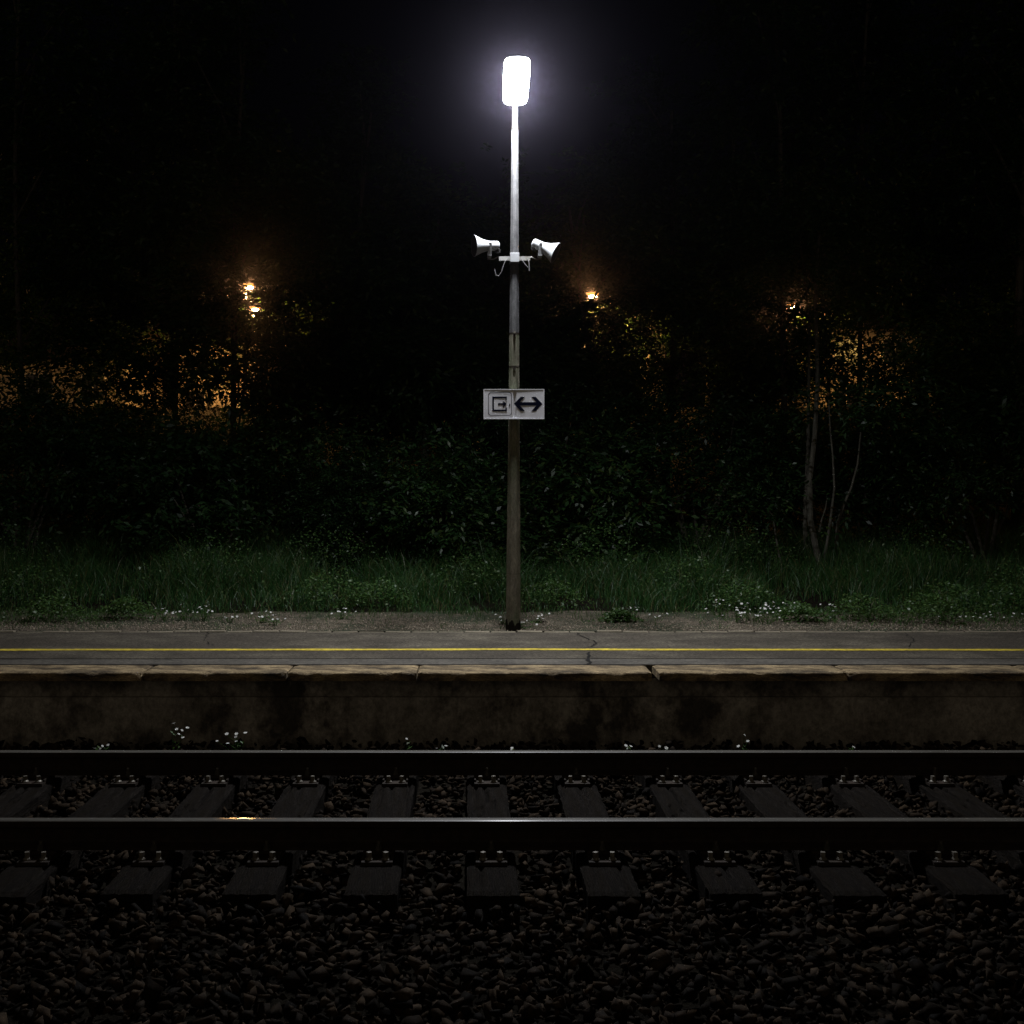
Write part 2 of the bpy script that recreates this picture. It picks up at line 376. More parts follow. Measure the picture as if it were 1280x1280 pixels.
for k in range(-9, 10):
    x = XS0+.6*k
    jr = random.uniform(-.008, .008)
    lab = ('weathered grey wooden sleeper right below the lamp post, split down its middle' if k == 0 else
           f'weathered wooden sleeper, {word(abs(k))} to the {"right" if k > 0 else "left"} of the one below the lamp post')
    r = thing('railway_sleeper', (x+jr, 5.505, SLEEPER_TOP), lab, 'sleeper', 'wooden sleepers under the rails', random.uniform(-.006, .006))
    SLX.append(x+jr)
    w_ = dupm(smeshes[(k*3+7) % 5], r, (0, random.uniform(-.03, .02), 0)); w_.name = 'beam'
    for yr in RAILS:
        p = dupm(plate_o, r, (0, yr-5.505, .001))
        for s in (-1, 1):
            for t in (-1, 1): dupm(screw_o, p, (t*.044, s*.147, .020), (0, 0, random.uniform(0, 1.5)))
            dupm(clips[s], p, (0, s*.062, .0), (0,0,0)); dupm(cb_o, p, (0, s*.071, 0), (random.uniform(-.03,.03), 0, random.uniform(0, 1)))
for o in protos+smeshes: bpy.data.objects.remove(o)

# ------------------------------------------------------------------ ballast
def hulls(n, npts, seed):
    out = []; g = np.random.default_rng(seed)
    for _ in range(n):
        p = g.normal(size=(npts, 3)); p /= np.linalg.norm(p, axis=1)[:, None]; p *= g.uniform(.78, 1.05, (npts, 1)); p *= np.array([1, g.uniform(.5,.95), g.uniform(.35,.8)])
        bm = bmesh.new(); [bm.verts.new(q) for q in p]
        r = bmesh.ops.convex_hull(bm, input=bm.verts[:]); bmesh.ops.delete(bm, geom=[e for e in r['geom_interior'] if isinstance(e, bmesh.types.BMVert)], context='VERTS')
        bmesh.ops.triangulate(bm, faces=bm.faces[:]); bm.verts.index_update()
        out.append((np.array([v.co[:] for v in bm.verts]), np.array([[v.index for v in f.verts] for f in bm.faces]))); bm.free()
    return out
def rotm(g, n, full=True):
    q = g.normal(size=(n, 4)); q /= np.linalg.norm(q, axis=1)[:, None]; w, x, y, z = q.T
    return np.stack([np.stack([1-2*(y*y+z*z), 2*(x*y-z*w), 2*(x*z+y*w)], 1), np.stack([2*(x*y+z*w), 1-2*(x*x+z*z), 2*(y*z-x*w)], 1), np.stack([2*(x*z-y*w), 2*(y*z+x*w), 1-2*(x*x+y*y)], 1)], 1)
def scatter(name, P, S, hl, seed, mat):
    g = np.random.default_rng(seed); idx = g.integers(0, len(hl), len(P)); RM = rotm(g, len(P)); Vs = []; Fs = []; off = 0
    for h in range(len(hl)):
        sel = np.where(idx == h)[0]
        if not len(sel): continue
        hv, hf = hl[h]
        V = np.einsum('nij,vj->nvi', RM[sel], hv)*S[sel][:, None, None]
        V[..., 2] *= .85
        V += P[sel][:, None, :]
        Fx = hf[None]+(np.arange(len(sel))*len(hv))[:, None, None]+off
        Vs.append(V.reshape(-1, 3)); Fs.append(Fx.reshape(-1, 3)); off += len(sel)*len(hv)
    return np_mesh(name, np.concatenate(Vs), np.concatenate(Fs), mat, 3)
def ballast_z(x, y):
    return np.interp(y, [2.8,4.0,5.0,5.45,8.15,8.30,8.60], [-.42,-.31,-.245,-.222,-.232,-.185,-.175])+.018*vnoise(x*1.5, y*2, 1.3, 4)
hl = hulls(60, 9, 5)
cell = .062; gx, gy = np.meshgrid(np.arange(-6.2, 7.0, cell), np.arange(3.3, 8.60, cell)); gx = gx.ravel(); gy = gy.ravel()
Ps = []; Ss = []
for layer, (dz, keep) in enumerate([(-.035, 1), (.0, .62), (.028, .16)]):
    X = gx+R.uniform(-.6, .6, gx.shape)*cell; Y = gy+R.uniform(-.6, .6, gy.shape)*cell
    k = R.random(X.shape) < keep*(1 if layer == 0 else 1)
    X, Y = X[k], Y[k]; S = (.018+.044*R.random(X.shape)**1.15)*(1+.3*(R.random(X.shape) < .08))
    sx = np.abs((X-XS0+.3) % .6-.3)
    under = (R.random(X.shape) > (.04 if layer == 2 else 0)) & (sx < .13+S*.55) & (Y > 5.50-S*.6) & (Y < 8.13+S*.5)
    onr = (np.abs(Y-RAILS[0]) < .075+S) | (np.abs(Y-RAILS[1]) < .075+S)
    keepm = ~under & ~(onr & (layer > 0)) & (Y+S*.8 < 8.60)
    X, Y, S = X[keepm], Y[keepm], S[keepm]
    Z = ballast_z(X, Y)+dz+R.uniform(-.012, .012, X.shape)-S*.3
    Ps.append(np.stack([X, Y, Z], 1)); Ss.append(S)
P = np.concatenate(Ps); S = np.concatenate(Ss)
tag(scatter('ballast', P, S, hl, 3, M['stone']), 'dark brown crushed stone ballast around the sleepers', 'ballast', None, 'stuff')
# few pale stones in ballast (countable, bigger ones that catch light)
# fine grit on the dirt strip
hp = hulls(14, 9, 8); n = 15000
X = R.uniform(-6.5, 7.5, n); Y = 10.79+R.gamma(1.6, .32, n); k = (Y < 12.3); X, Y = X[k], Y[k]; S = R.uniform(.004, .013, len(X))
tag(scatter('grit', np.stack([X, Y, np.full(len(X), .362)+S*.2], 1), S, hp, 6, M['pebble']), 'pale loose grit scattered behind the platform', 'grit', None, 'stuff')

# ------------------------------------------------------------------ lamp post
lean = .0   # pole axis
lp = thing('lamp_post', (XPOLE, YPOLE, .35), 'tall tapered steel lamp post with one glowing white lantern on the platform', 'lamp post')
zt = py2z(161, YPOLE)-.35     # top of the shaft, local
zl = py2z(132, YPOLE)-.35
XT = px2x(643.6, YPOLE)-XPOLE
def polex(z): return XT*z/zt
def poler(z): return np.interp(z, [0, .9, 2.0, 3.4, zt], [.074,.069,.056,.046,.034])
m = MB(); zz = [-.15, .3, .69, 1.2, 1.8, 2.4, 3.0, 3.6, 4.2, zt]
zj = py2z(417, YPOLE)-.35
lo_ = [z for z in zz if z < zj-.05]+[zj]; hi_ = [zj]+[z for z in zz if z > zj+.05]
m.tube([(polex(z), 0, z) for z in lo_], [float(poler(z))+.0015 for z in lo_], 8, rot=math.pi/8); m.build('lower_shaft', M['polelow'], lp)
m = MB(); m.tube([(polex(z), 0, z) for z in hi_], [float(poler(z)) for z in hi_], 8, rot=math.pi/8); m.build('upper_shaft', M['zinc'], lp)  # upper zinc coloured darker to hold down the burn-out under the lantern
m = MB(); m.tube([(polex(zt)+.0, 0, zt-.02), (polex(zl), 0, zl+.03)], .026, 16); m.build('spigot', M['galv'], lp, smooth=True)
m = MB(); m.tube([(XT, 0, zt-.002), (XT, 0, zt+.006)], .040, 8, rot=math.pi/8)
m.tube([(XT, 0, zt+.105), (XT, 0, zt+.113)], .031, 16); m.build('pole_collar', M['rust'], lp)
for dzz in (.03, .09):
    m = MB(); m.tube([(XT, -.032, zt-dzz), (XT, -.042, zt-dzz)], .006, 8); m.build('set_screw', M['rust'], lp)
for py, dark in ((417, 1), (458.5, 1)):
    z = py2z(py, YPOLE)-.35; r = float(poler(z))+.003
    m = MB(); m.tube([(polex(z), 0, z-.006), (polex(z), 0, z+.006)], r, 8, rot=math.pi/8)
    b = m.build('strap_band', M['rust'], lp)
    m = MB(); m.tube([(polex(z)+(.03 if py > 430 else 0), -r-.002, z+.004), (polex(z)+(.03 if py > 430 else 0), -r-.028, z+.004)], .010, 6); m.build('band_bolt', M['bolt'], b)
    m = MB(); m.box(polex(z)-.013, polex(z)+.013, -r-.006, -r+.012, z-.03, z-.007); m.build('band_clasp', M['rust'], b)
z = py2z(717, YPOLE)-.35; m = MB(); m.tube([(polex(z),0,z-.003),(polex(z),0,z+.003)], float(poler(z))+.0015, 8, rot=math.pi/8); m.build('door_seam', M['rust'], lp)
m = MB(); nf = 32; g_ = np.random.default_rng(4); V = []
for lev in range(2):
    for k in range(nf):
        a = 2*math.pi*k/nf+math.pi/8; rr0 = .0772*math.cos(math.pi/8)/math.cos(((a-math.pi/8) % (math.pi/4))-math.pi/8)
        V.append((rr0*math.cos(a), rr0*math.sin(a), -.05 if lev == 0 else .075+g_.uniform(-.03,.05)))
m.add(V, [(k, (k+1) % nf, (k+1) % nf+nf, k+nf) for k in range(nf)]); m.build('pole_foot', M['footdark'], lp)  # near-black band round the pole base with an uneven top edge
# luminaire: tilts up toward the track side
tl = rad(20)
lum = bpy.data.objects.new('lantern', None); COL.objects.link(lum); lum.parent = lp; lum.location = (polex(zl), .02, zl+.012); lum.rotation_euler = (-tl, 0, 0)
def lantern(below, inset, zoff, L0=0.0, L1=.68, wmax=.124, n=60, mrows=9, dep=.075):
    # bowl surface in local coords: y from 0 (pole) to -L (front)
    V = []; 
    for i in range(n+1):
        t = i/n; e = 1-abs(2*t-1)**11.0; wv = (wmax*(.95+.03*math.sin(math.pi*t)+.035*t)-inset)*(max(0, e)**.36)
        dd = dep*(max(0, 1-abs(2*t-1)**4))**.5
        for j in range(mrows+1):
            a = math.pi*j/mrows
            V.append((wv*math.cos(a), -(L0+(L1-L0)*t), zoff+below*dd*(math.sin(a)**.7)))
    k = mrows+1; Fc = [(i*k+j, i*k+j+1, (i+1)*k+j+1, (i+1)*k+j) for i in range(n) for j in range(mrows)]
    mm = MB(); mm.add(V, Fc); return mm
lantern(-1, 0, 0, dep=.042).build('diffuser', M['lamp'], lum, smooth=True)
al = bpy.data.lights.new('lantern_tube', 'AREA'); al.shape = 'RECTANGLE'; al.size = .19; al.size_y = .57; al.energy = 330; al.color = (.93,.95,1.0)
ao = bpy.data.objects.new('lantern_tube', al); COL.objects.link(ao); ao.parent = lum; ao.location = (0, -.340, -.0435)
hm = lantern(1, -.0, .003, dep=.06); hm.build('lantern_cover', M['paint'], lum, smooth=True)
# speaker bracket
zb = py2z(323.5, YPOLE)-.35; bx = polex(zb)
br = bpy.data.objects.new('speaker_bracket', None); COL.objects.link(br); br.parent = lp; br.location = (bx, 0, zb)
m = MB(); m.box(-.044, .044, -.075, .062, -.045, .045); m.build('clamp_box', M['paint'], br, bevel=.004)
S_ = YPOLE/F
m = MB()
for s in (-1, 1):
    m.box(min(s*.045, s*.150), max(s*.045, s*.150), -.03, .0, -.022, .018)
    m.tube([(s*.150,-.018,.008),(s*.165,-.018,.012),(s*.185,-.018,.002),(s*.20,-.018,-.008),(s*.245,-.018,-.007),(s*.262,-.018,-.003)], .007, 8)
m.build('crossbar', M['galv'], br)
m = MB(); c = M['cable']
m.tube([(-.06,-.035,-.0),(-.09,-.04,-.03),(-.11,-.04,-.08),(-.125,-.04,-.13),(-.15,-.03,-.17),(-.178,-.03,-.165),(-.188,-.03,-.13),(-.19,-.02,-.10)], .003, 6); m.build('cable', c, br)
m = MB(); m.tube([(.12,-.035,0),(.138,-.04,-.04),(.142,-.04,-.09),(.142,-.04,-.125)], .0045, 6); m.build('cable', c, br)
m = MB(); m.tube([(.06,-.035,-.0),(.08,-.04,-.03),(.11,-.04,-.07),(.128,-.04,-.09)], .003, 6); m.build('cable', c, br)
# horns
def horn(px_body, py_body, direction, length, rmouth, px_foot, label):
    d = YPOLE-.02
    Z = py2z(py_body, d); Xh = px2x(px_body, d)
    t = thing('horn_loudspeaker', (px2x(px_foot, d), d, py2z(323, d)+.006), label, 'loudspeaker', 'horn loudspeakers on the lamp post')
    base = Vector((Xh, d, Z))-t.location
    q = Vector(direction).normalized().to_track_quat('Z', 'Y'); Mx = Matrix.Translation(base) @ q.to_matrix().to_4x4()
    def lathe(prof, n=28):
        V = []; 
        for r, h in prof:
            for k in range(n):
                a = 2*math.pi*k/n; V.append(Mx @ Vector((r*math.cos(a), r*math.sin(a), h)))
        return V, [(i*n+k, i*n+(k+1) % n, (i+1)*n+(k+1) % n, (i+1)*n+k) for i in range(len(prof)-1) for k in range(n)]
    R0 = .047; Lh = length
    prof = [(.001,0),(.036,.001),(.045,.010),(R0,.03),(R0,.09),(.050,.115),(.058,.145),(.068,.175),(.080,.20),(rmouth*.93,Lh-.012),(rmouth,Lh),(rmouth-.001,Lh+.004)]
    m = MB(); m.add(*lathe(prof)); m.build('horn', M['paint'], t, smooth=True)
    prof = [(rmouth-.003,Lh+.003),(rmouth*.91,Lh-.012),(.075,.20),(.060,.17),(.045,.12),(.038,.08),(.001,.08)]
    m = MB(); m.add(*lathe(prof)); m.build('horn_mouth', M['darkin'], t, smooth=True)
    prof = [(.001,.10),(.016,.10),(.020,.12),(.024,.16),(.014,.175),(.001,.178)]
    m = MB(); m.add(*lathe(prof, 16)); m.build('horn_core', M['paint'], t, smooth=True)
    # driver lump at the back below
    m = MB(); c2 = Mx @ Vector((0,0,.012)); m.tube([c2+Vector((0,0,-.035)), c2+Vector((0,0,-.062))], [.030,.026], 14); m.build('driver', M['darkin'], t, smooth=True)
    # U bracket : strap in front and behind, joined below the horn
    pv = base+Vector(direction).normalized()*.085
    zb_ = .018
    m = MB()
    for s in (-1, 1):
        yq = s*.054
        m.add([(-.020,yq-.003,zb_),(.020,yq-.003,zb_),(pv.x+.014,pv.y+yq-.003,pv.z+.022),(pv.x-.014,pv.y+yq-.003,pv.z+.022),(-.020,yq+.003,zb_),(.020,yq+.003,zb_),(pv.x+.014,pv.y+yq+.003,pv.z+.022),(pv.x-.014,pv.y+yq+.003,pv.z+.022)],
              [(0,3,2,1),(4,5,6,7),(0,1,5,4),(1,2,6,5),(2,3,7,6),(3,0,4,7)])
    m.box(-.020, .020, -.057, .057, zb_-.006, zb_-.0003); m.build('mounting_yoke', M['paint'], t)
    m = MB(); m.tube([(0,-.018,-.006),(0,-.018,.012)], .016, 12); m.build('yoke_foot', M['paint'], t)
    m = MB(); m.tube([(pv.x, pv.y-.057, pv.z), (pv.x, pv.y-.064, pv.z)], .008, 8); m.build('yoke_screw', M['crack'], t)
    return t
horn(623.5, 307.5, (-.96, -.27, -.05), .245, .104, 611.8, 'white horn loudspeaker pointing left from the lamp post')
horn(666, 303.5, (.84, -.20, -.42), .245, .104, 674.8, 'white horn loudspeaker tilted down to the right of the lamp post')

# ------------------------------------------------------------------ exit sign
ds = YPOLE-.105
sx0, sx1, sz0, sz1 = px2x(604.6, ds), px2x(680.2, ds), py2z(523.8, ds), py2z(486.4, ds)
sxm = px2x(643.3, ds); szm = (sz0+sz1)/2
sg = thing('exit_sign', (sxm, ds, szm), 'grey two part sign with an exit pictogram and a black double arrow', 'sign')
w0, w1, hh = sx0-sxm, sx1-sxm, (sz1-sz0)/2
m = MB(); th = .012
# two faces meeting in a shallow valley at the middle
bend = .013
V = [(w0,0,-hh),(-.016,0.002,-hh),(-.003,bend,-hh),(.0015,bend,-hh),(.02,.002,-hh),(w1,0,-hh)]
V += [(x,y,hh) for x,y,z in V]; Vb = [(x,.02,z) for x,y,z in V]
m.add(V, [(i, i+1, i+7, i+6) for i in range(5)]); m.add(V+Vb, [(12,18,23,17),(0,12,18,6),(5,11,23,17)][1:]+[(12,17,23,18)]+[(i,i+12,i+13,i+1) for i in range(5)]+[(i+6,i+7,i+19,i+18) for i in range(5)])
panel = m.build('sign_panel', M['signf'], sg)
m = MB(); b = .0075
m.box(w0-.002, w0+b, -.0015, .0225, -hh, hh); m.box(w1-b, w1+.002, -.0015, .0225, -hh, hh)
m.box(w0+b+.0004, w1-b-.0004, -.0015, .0225, hh-b, hh+.001); m.box(w0+b+.0004, w1-b-.0004, -.0015, .0225, -hh-.001, -hh+b)
m.build('sign_frame', M['signr'], sg)
u = ds/F
def sp(zx, zy):   # coordinates measured on the enlarged sign
    return ((570+zx/8.533-643.3)*u, -((440+zy/8.533)-505.1)*u)
def poly(pts, name, parent, y=-.0006):
    m = MB(); m.prism([sp(*p) for p in pts], y, y+.0008); return m
ex = poly([(387,475),(543,475),(543,519),(527,519),(527,493),(405,493),(405,614),(527,614),(527,590),(543,590),(543,632),(387,632)], 'x', sg)
a = poly([(448,545),(508,545),(496,527),(512,527),(541,554),(512,584),(496,584),(508,563),(448,563)], 'x', sg); ex.add(a.v, a.f)
ex.box(*[sp(566,0)[0], sp(579,0)[0]], -.0006, .0002, sp(0,580)[1], sp(0,552)[1])
# rounded outline
def rr(x0, x1, y0, y1, r, n=7):
    P = []
    for cx, cy, a0 in ((x1-r,y0+r,-90),(x1-r,y1-r,0),(x0+r,y1-r,90),(x0+r,y0+r,180)):
        for k in range(n+1): a = rad(a0+90*k/n); P.append((cx+r*math.cos(a), cy+r*math.sin(a)))
    return P
o1 = [sp(*p) for p in rr(344,596,428,680,34)]; o2 = [sp(*p) for p in rr(350,590,434,674,29)]; k = len(o1)
ex.add([(x,-.0006,z) for x,z in o1]+[(x,-.0006,z) for x,z in o2], [(i,(i+1)%k,(i+1)%k+k,i+k) for i in range(k)])
ex.build('exit_pictogram', M['navy'], sg)
ar = poly([(617,553),(690,478),(736,478),(682,535),(858,535),(804,478),(850,478),(921,553),(850,630),(804,630),(858,571),(682,571),(736,630),(690,630)], 'x', sg)
ar.build('double_arrow', M['navy'], sg)
m = MB()
for zz_ in (-.08, .08): m.box(-.05, .05, .0228, .105-.052, zz_-.012, zz_+.012)
m.build('sign_bracket', M['galv'], sg)

# ------------------------------------------------------------------ foliage helpers
LAMPS = [  # name, px, py, depth, pole px, power
 (312,357,44,306,1.05), (319,385,52,316,.8), (741,368,42,729.5,1.35), (991,382,55,976,.7)]
def lampxyz(l): return np.array([px2x(l[0], l[2]), l[2], py2z(l[1], l[2])])
def proj(P): return CX+F*P[:,0]/P[:,1], CY-F*(P[:,2]-CZ)/P[:,1]
GAPS = [(312,357,11,.0),(319,385,10,.0),(741,368,13,.05),(991,382,5,.2),(315,430,8,.55),(729,395,7,.5),(976,407,4,.4)]
WIN = [(-80,215,462,514,.9),(222,318,438,516,.9),(330,440,270,400,.7),(728,850,385,454,.4),(720,800,510,545,.8),(930,1185,402,462,.9)]
def cull(P, g, amt=1.0):
    px, py = proj(P); keep = np.ones(len(P)); far = P[:,1] > 34
    open_ = np.zeros(len(P), bool)
    for x, y, r, k in GAPS:
        q = (px-x)**2+(py-y)**2 < r*r; keep = np.where(q, np.minimum(keep, k), keep)
        if k < .2: open_ |= q
    wob = 14*vnoise(px*.05, py*.05, 1.5, 3)
    for x0, x1, y0, y1, k in WIN:
        keep = np.where((px+wob > x0) & (px+wob < x1) & (py+wob*.6 > y0) & (py+wob*.6 < y1), np.minimum(keep, k), keep)
    return (g.random(len(P)) < keep) | (far & ~open_)
def leaf_geo(P, D, size, g, wr=.42, nrm=None):
    # diamond leaves from point P along direction D
    n = len(P); D = D/np.linalg.norm(D, axis=1)[:, None]
    U = g.normal(0, .55, (n, 3)); U[:, 2] += 1.0
    S = np.cross(D, U); S /= np.linalg.norm(S, axis=1)[:, None]+1e-9
    s = size[:, None]
    V = np.stack([P, P+D*s*.45+S*s*wr*.5, P+D*s, P+D*s*.45-S*s*wr*.5], 1)
    V[:, 2, 2] -= size*.12
    return V.reshape(-1, 3), np.arange(n*4).reshape(-1, 4)
def sprays(C, A, g, L=.32, pairs=4, ls=.09):
    # compound leaves: rachis from C along A with leaflets in pairs
    out_P = []; out_D = []; out_S = []
    n = len(C); A = A/np.linalg.norm(A, axis=1)[:, None]
    up = np.array([0,0,1.0])+g.normal(0,.35,(n,3)); S = np.cross(A, up); S /= np.linalg.norm(S, axis=1)[:, None]
    for k in range(pairs):
        t = (k+.6)/pairs; base = C+A*L*t; base[:, 2] -= L*.25*t*t
        for s in (-1, 1):
            out_P.append(base); out_D.append(A*.6+S*s+g.normal(0,.15,(n,3))); out_S.append(ls*g.uniform(.75,1.2,n))
    base = C+A*L; base[:, 2] -= L*.25; out_P.append(base); out_D.append(A+g.normal(0,.1,(n,3))); out_S.append(ls*g.uniform(.8,1.2,n))
    return np.concatenate(out_P), np.concatenate(out_D), np.concatenate(out_S)
def crown(parent, origin, lobes, nspray, seed, mat, ls=.09, L=.32, docull=True, pairs=4):
    """lobes: list of (cx,cy,cz,rx,ry,rz) in world space"""
    g = np.random.default_rng(seed); Cs = []; As = []
    vol = np.array([l[3]*l[4]*l[5] for l in lobes]); vol /= vol.sum()
    for l, v in zip(lobes, vol):
        m_ = int(nspray*v*1.0)
        # cluster centres inside the lobe, biased to its shell
        nc = max(4, m_//9); d = g.normal(size=(nc, 3)); d /= np.linalg.norm(d, axis=1)[:, None]; rr_ = g.uniform(.35, 1, nc)**.6
        cc = d*rr_[:, None]*np.array(l[3:6])+np.array(l[0:3])
        pick = g.integers(0, nc, m_)
        off = g.normal(0, .20, (m_, 3))*np.array([1,1,.55])
        C = cc[pick]+off; A = d[pick]*np.array([1,1,.3])+g.normal(0, .55, (m_, 3)); A[:, 2] -= .1
        Cs.append(C); As.append(A)
    C = np.concatenate(Cs); A = np.concatenate(As)
    if docull:
        k = cull(C, g); C, A = C[k], A[k]
    P, D, S = sprays(C, A, g, L, pairs, ls)
    gz = np.interp(P[:,1], [11,15,18,30,42], [.36,.46,.86,2.9,4.4])
    k = P[:, 2] > gz+.05
    if docull: 
        px, py = proj(P)
        for x, y, r, kk in GAPS:
            if kk < .2: k &= ~((px-x)**2+(py-y)**2 < (r*.85)**2)
    P, D, S = P[k], D[k], S[k]
    V, Fc = leaf_geo(P-np.array(origin), D, S, g)
    return np_mesh('crown', V, Fc, mat, 4, parent)
def trunk(parent, origin, stems, name='trunk'):
    m = MB(); O = Vector(origin)
    for pts, r0, r1 in stems:
        n = len(pts); m.tube([Vector(p)-O for p in pts], [r0+(r1-r0)*i/(n-1) for i in range(n)], 8)
    return m.build(name, M['bark'], parent, smooth=True)
def wiggle(p0, p1, n, amp, g):
    p0 = np.array(p0, float); p1 = np.array(p1, float); out = []
    ph = g.uniform(0, 6, 2)
    for i in range(n+1):
        t = i/n; q = p0*(1-t)+p1*t; q[0] += amp*math.sin(t*4+ph[0])*t*(1 if t < 1 else 1); q[1] += amp*math.sin(t*3+ph[1])*t; out.append(tuple(q))
    return out
def tree(x, y, h, zc, rx, seed, label, name='tree', nspray=1500, r0=.10, mat='leaf', group='trees behind the platform', ls=.115, stems=None, ry=None):
    g = np.random.default_rng(seed); z0 = ground_z(y)-.05; o = (x, y, z0)
    t = thing(name, o, label, 'tree', group)
    top = (x+g.uniform(-.5,.5), y+g.uniform(-.4,.4), z0+h*.93)
    main = stems or [(wiggle((x,y,z0-.1), top, 9, .16, g), r0, .02)]
    ml = main[0][0]; lob = []; st = list(main)
    nl = 8
    for k in range(nl):
        f = k/(nl-1); zz = zc+(z0+h-zc)*f*.92+.3
        a = g.uniform(0, 6.28); q = (1-.55*f**1.5)
        ctr = (x+math.cos(a)*rx*.45*q+ml[-1][0]*.0, y+math.sin(a)*rx*.40*q, zz+g.uniform(-.2,.2))
        lob.append((*ctr, rx*.62*q*g.uniform(.8,1.2), (ry or rx*.6)*q*g.uniform(.8,1.15), rx*.42*g.uniform(.75,1.15)))
        zb_ = min(max(zz-.9, z0+.8), z0+h*.9); tt = (zb_-z0)/(h*.93); i = min(len(ml)-1, int(tt*(len(ml)-1)))
        st.append(([ml[i], tuple((np.array(ml[i])+np.array(ctr))/2+np.array([0,0,.12])), ctr], r0*.32, .012))
    trunk(t, o, st)
    crown(t, o, lob, nspray, seed+100, M[mat], ls)
    return t
def shrub(x, y, h, rx, seed, label, nspray=1700, mat='leaf2', ls=.075, L=.26):
    g = np.random.default_rng(seed); z0 = ground_z(y)-.03; o = (x, y, z0)
    t = thing('shrub', o, label, 'shrub', 'shrubs along the foot of the wood')
    lob = []; st = []
    for k in range(6):
        a = g.uniform(0, 6.28); f = g.uniform(.25, .85); ctr = (x+math.cos(a)*rx*.5, y+math.sin(a)*rx*.35, z0+h*f)
        lob.append((*ctr, rx*g.uniform(.42,.62), rx*g.uniform(.35,.5), h*g.uniform(.16,.27)))
        st.append(([(x+g.uniform(-.1,.1), y, z0-.05), tuple((np.array(o)+np.array(ctr))/2+g.normal(0,.06,3)), ctr], .028, .008))
    trunk(t, o, st, 'stem')
    crown(t, o, lob, nspray, seed+300, M[mat], ls, L)
    return t

# slender pale stems on the right
def at(px, py, d): return (px2x(px, d), d, py2z(py, d))
def slender(pts, r0, lob, n, seed, label):
    o = pts[0]; t = thing('slender_tree', o, label, 'tree', 'slender trees on the right'); tk = trunk(t, o, [(pts, r0*.8, r0*.3)]); tk.data.materials[0] = M['palebark']
    crown(t, o, lob, n, seed, M['leaf'], .085); return t
d0 = 15.6
def L3(px, py, d, rx, rz): x, y, z = at(px, py, d); return (x, y, z, rx, .8, rz)
slender([at(1026,712,d0), at(1021,690,d0), at(1013,650,d0), at(1012,600,d0), at(1018,550,d0), at(1022,480,d0), at(1021,430,d0), at(1019,370,d0), at(1024,290,d0)], .062, [L3(1080,400,15.4,.9,.8), L3(1000,330,15.8,1.0,.9), L3(1050,240,15.6,1.2,1.1)], 700, 71, 'tallest slender pale trunk curving up at the right, bowed outward at its foot')
slender([at(1008,712,d0+.5), at(1006,650,d0+.5), at(1010,560,d0+.5), at(1011,480,d0+.5), at(1012,400,d0+.5), at(1000,300,d0+.5)], .045, [L3(960,300,16.2,.9,.9), L3(940,400,16,.7,.5)], 450, 72, 'thin straight trunk just left of the tallest pale trunk')
slender([at(1031,712,d0-.2), at(1032,690,d0-.2), at(1038,650,d0-.2), at(1043,610,d0-.2), at(1041,570,d0-.2), at(1038,540,d0-.2), at(1036,500,d0-.2)], .028, [L3(1050,500,15.3,.5,.35)], 160, 73, 'thin bent sapling close to the right of the tallest pale trunk')
slender([at(1045,712,d0), at(1045,690,d0), at(1047,655,d0), at(1055,630,d0), at(1064,610,d0), at(1072,580,d0), at(1076,540,d0)], .034, [L3(1100,480,15.4,.6,.5), L3(1120,540,15.6,.6,.3)], 260, 74, 'sapling leaning right, bent like a bow near its foot')
slender([at(1024,665,d0-.1), at(1027,650,d0-.1), at(1032,635,d0-.1), at(1034,622,d0-.1)], .018, [L3(1035,615,15.5,.15,.1)], 14, 75, 'short twig like sapling between the two bent trunks')
slender([at(978,712,d0), at(973,690,d0), at(969,665,d0), at(966,645,d0), at(958,634,d0)], .022, [L3(940,620,15.6,.5,.25)], 110, 76, 'small crooked sapling left of the pale trunks')

TR = [ # x, y, h, crown start z (world), rx, sprays, r0, label
 (-9.6,20.0,11,4.1,2.4,'broad leafy tree at the far left edge of the wood'),
 (-7.3,18.6,10,4.0,2.1,'leafy tree over the left shrubs, left of the pair of orange lamps'),
 (-5.6,21.0,12,4.3,2.3,'tall tree left of the twin orange lamps'),
 (-3.9,18.2,10,4.0,1.9,'leafy tree in front of the twin orange lamps'),
 (-2.3,20.0,7.6,3.9,2.1,'tree just right of the twin orange lamps'),
 (-.9,18.0,5.6,3.5,1.8,'dark tree midway between the twin lamps and the lamp post'),
 (.6,20.2,5.4,3.4,2.2,'low dark tree right behind the lamp post'),
 (2.2,18.8,5.8,3.9,1.7,'tree below and right of the single orange lamp'),
 (3.6,21.0,7.8,4.4,2.0,'leafy tree right of the single orange lamp'),
 (5.2,18.4,11,4.4,1.9,'leafy tree above the slender pale trunks'),
 (7.0,20.5,12,4.6,2.2,'tall tree in front of the lit house on the right'),
 (8.6,17.8,10.5,3.4,2.0,'dense tree at the right edge of the wood'),
 (10.6,20.0,11,3.6,2.3,'tree beyond the right edge shrubs')]
for i, (x,y,h,zc,rx,lab) in enumerate(TR):
    tree(x, y, h, zc-(.55 if x < -2 else .75 if x < 5 else .5), rx, 500+i*7, lab, nspray=3400, r0=random.uniform(.045,.08), mat='leaf' if i % 2 else 'leaf2')
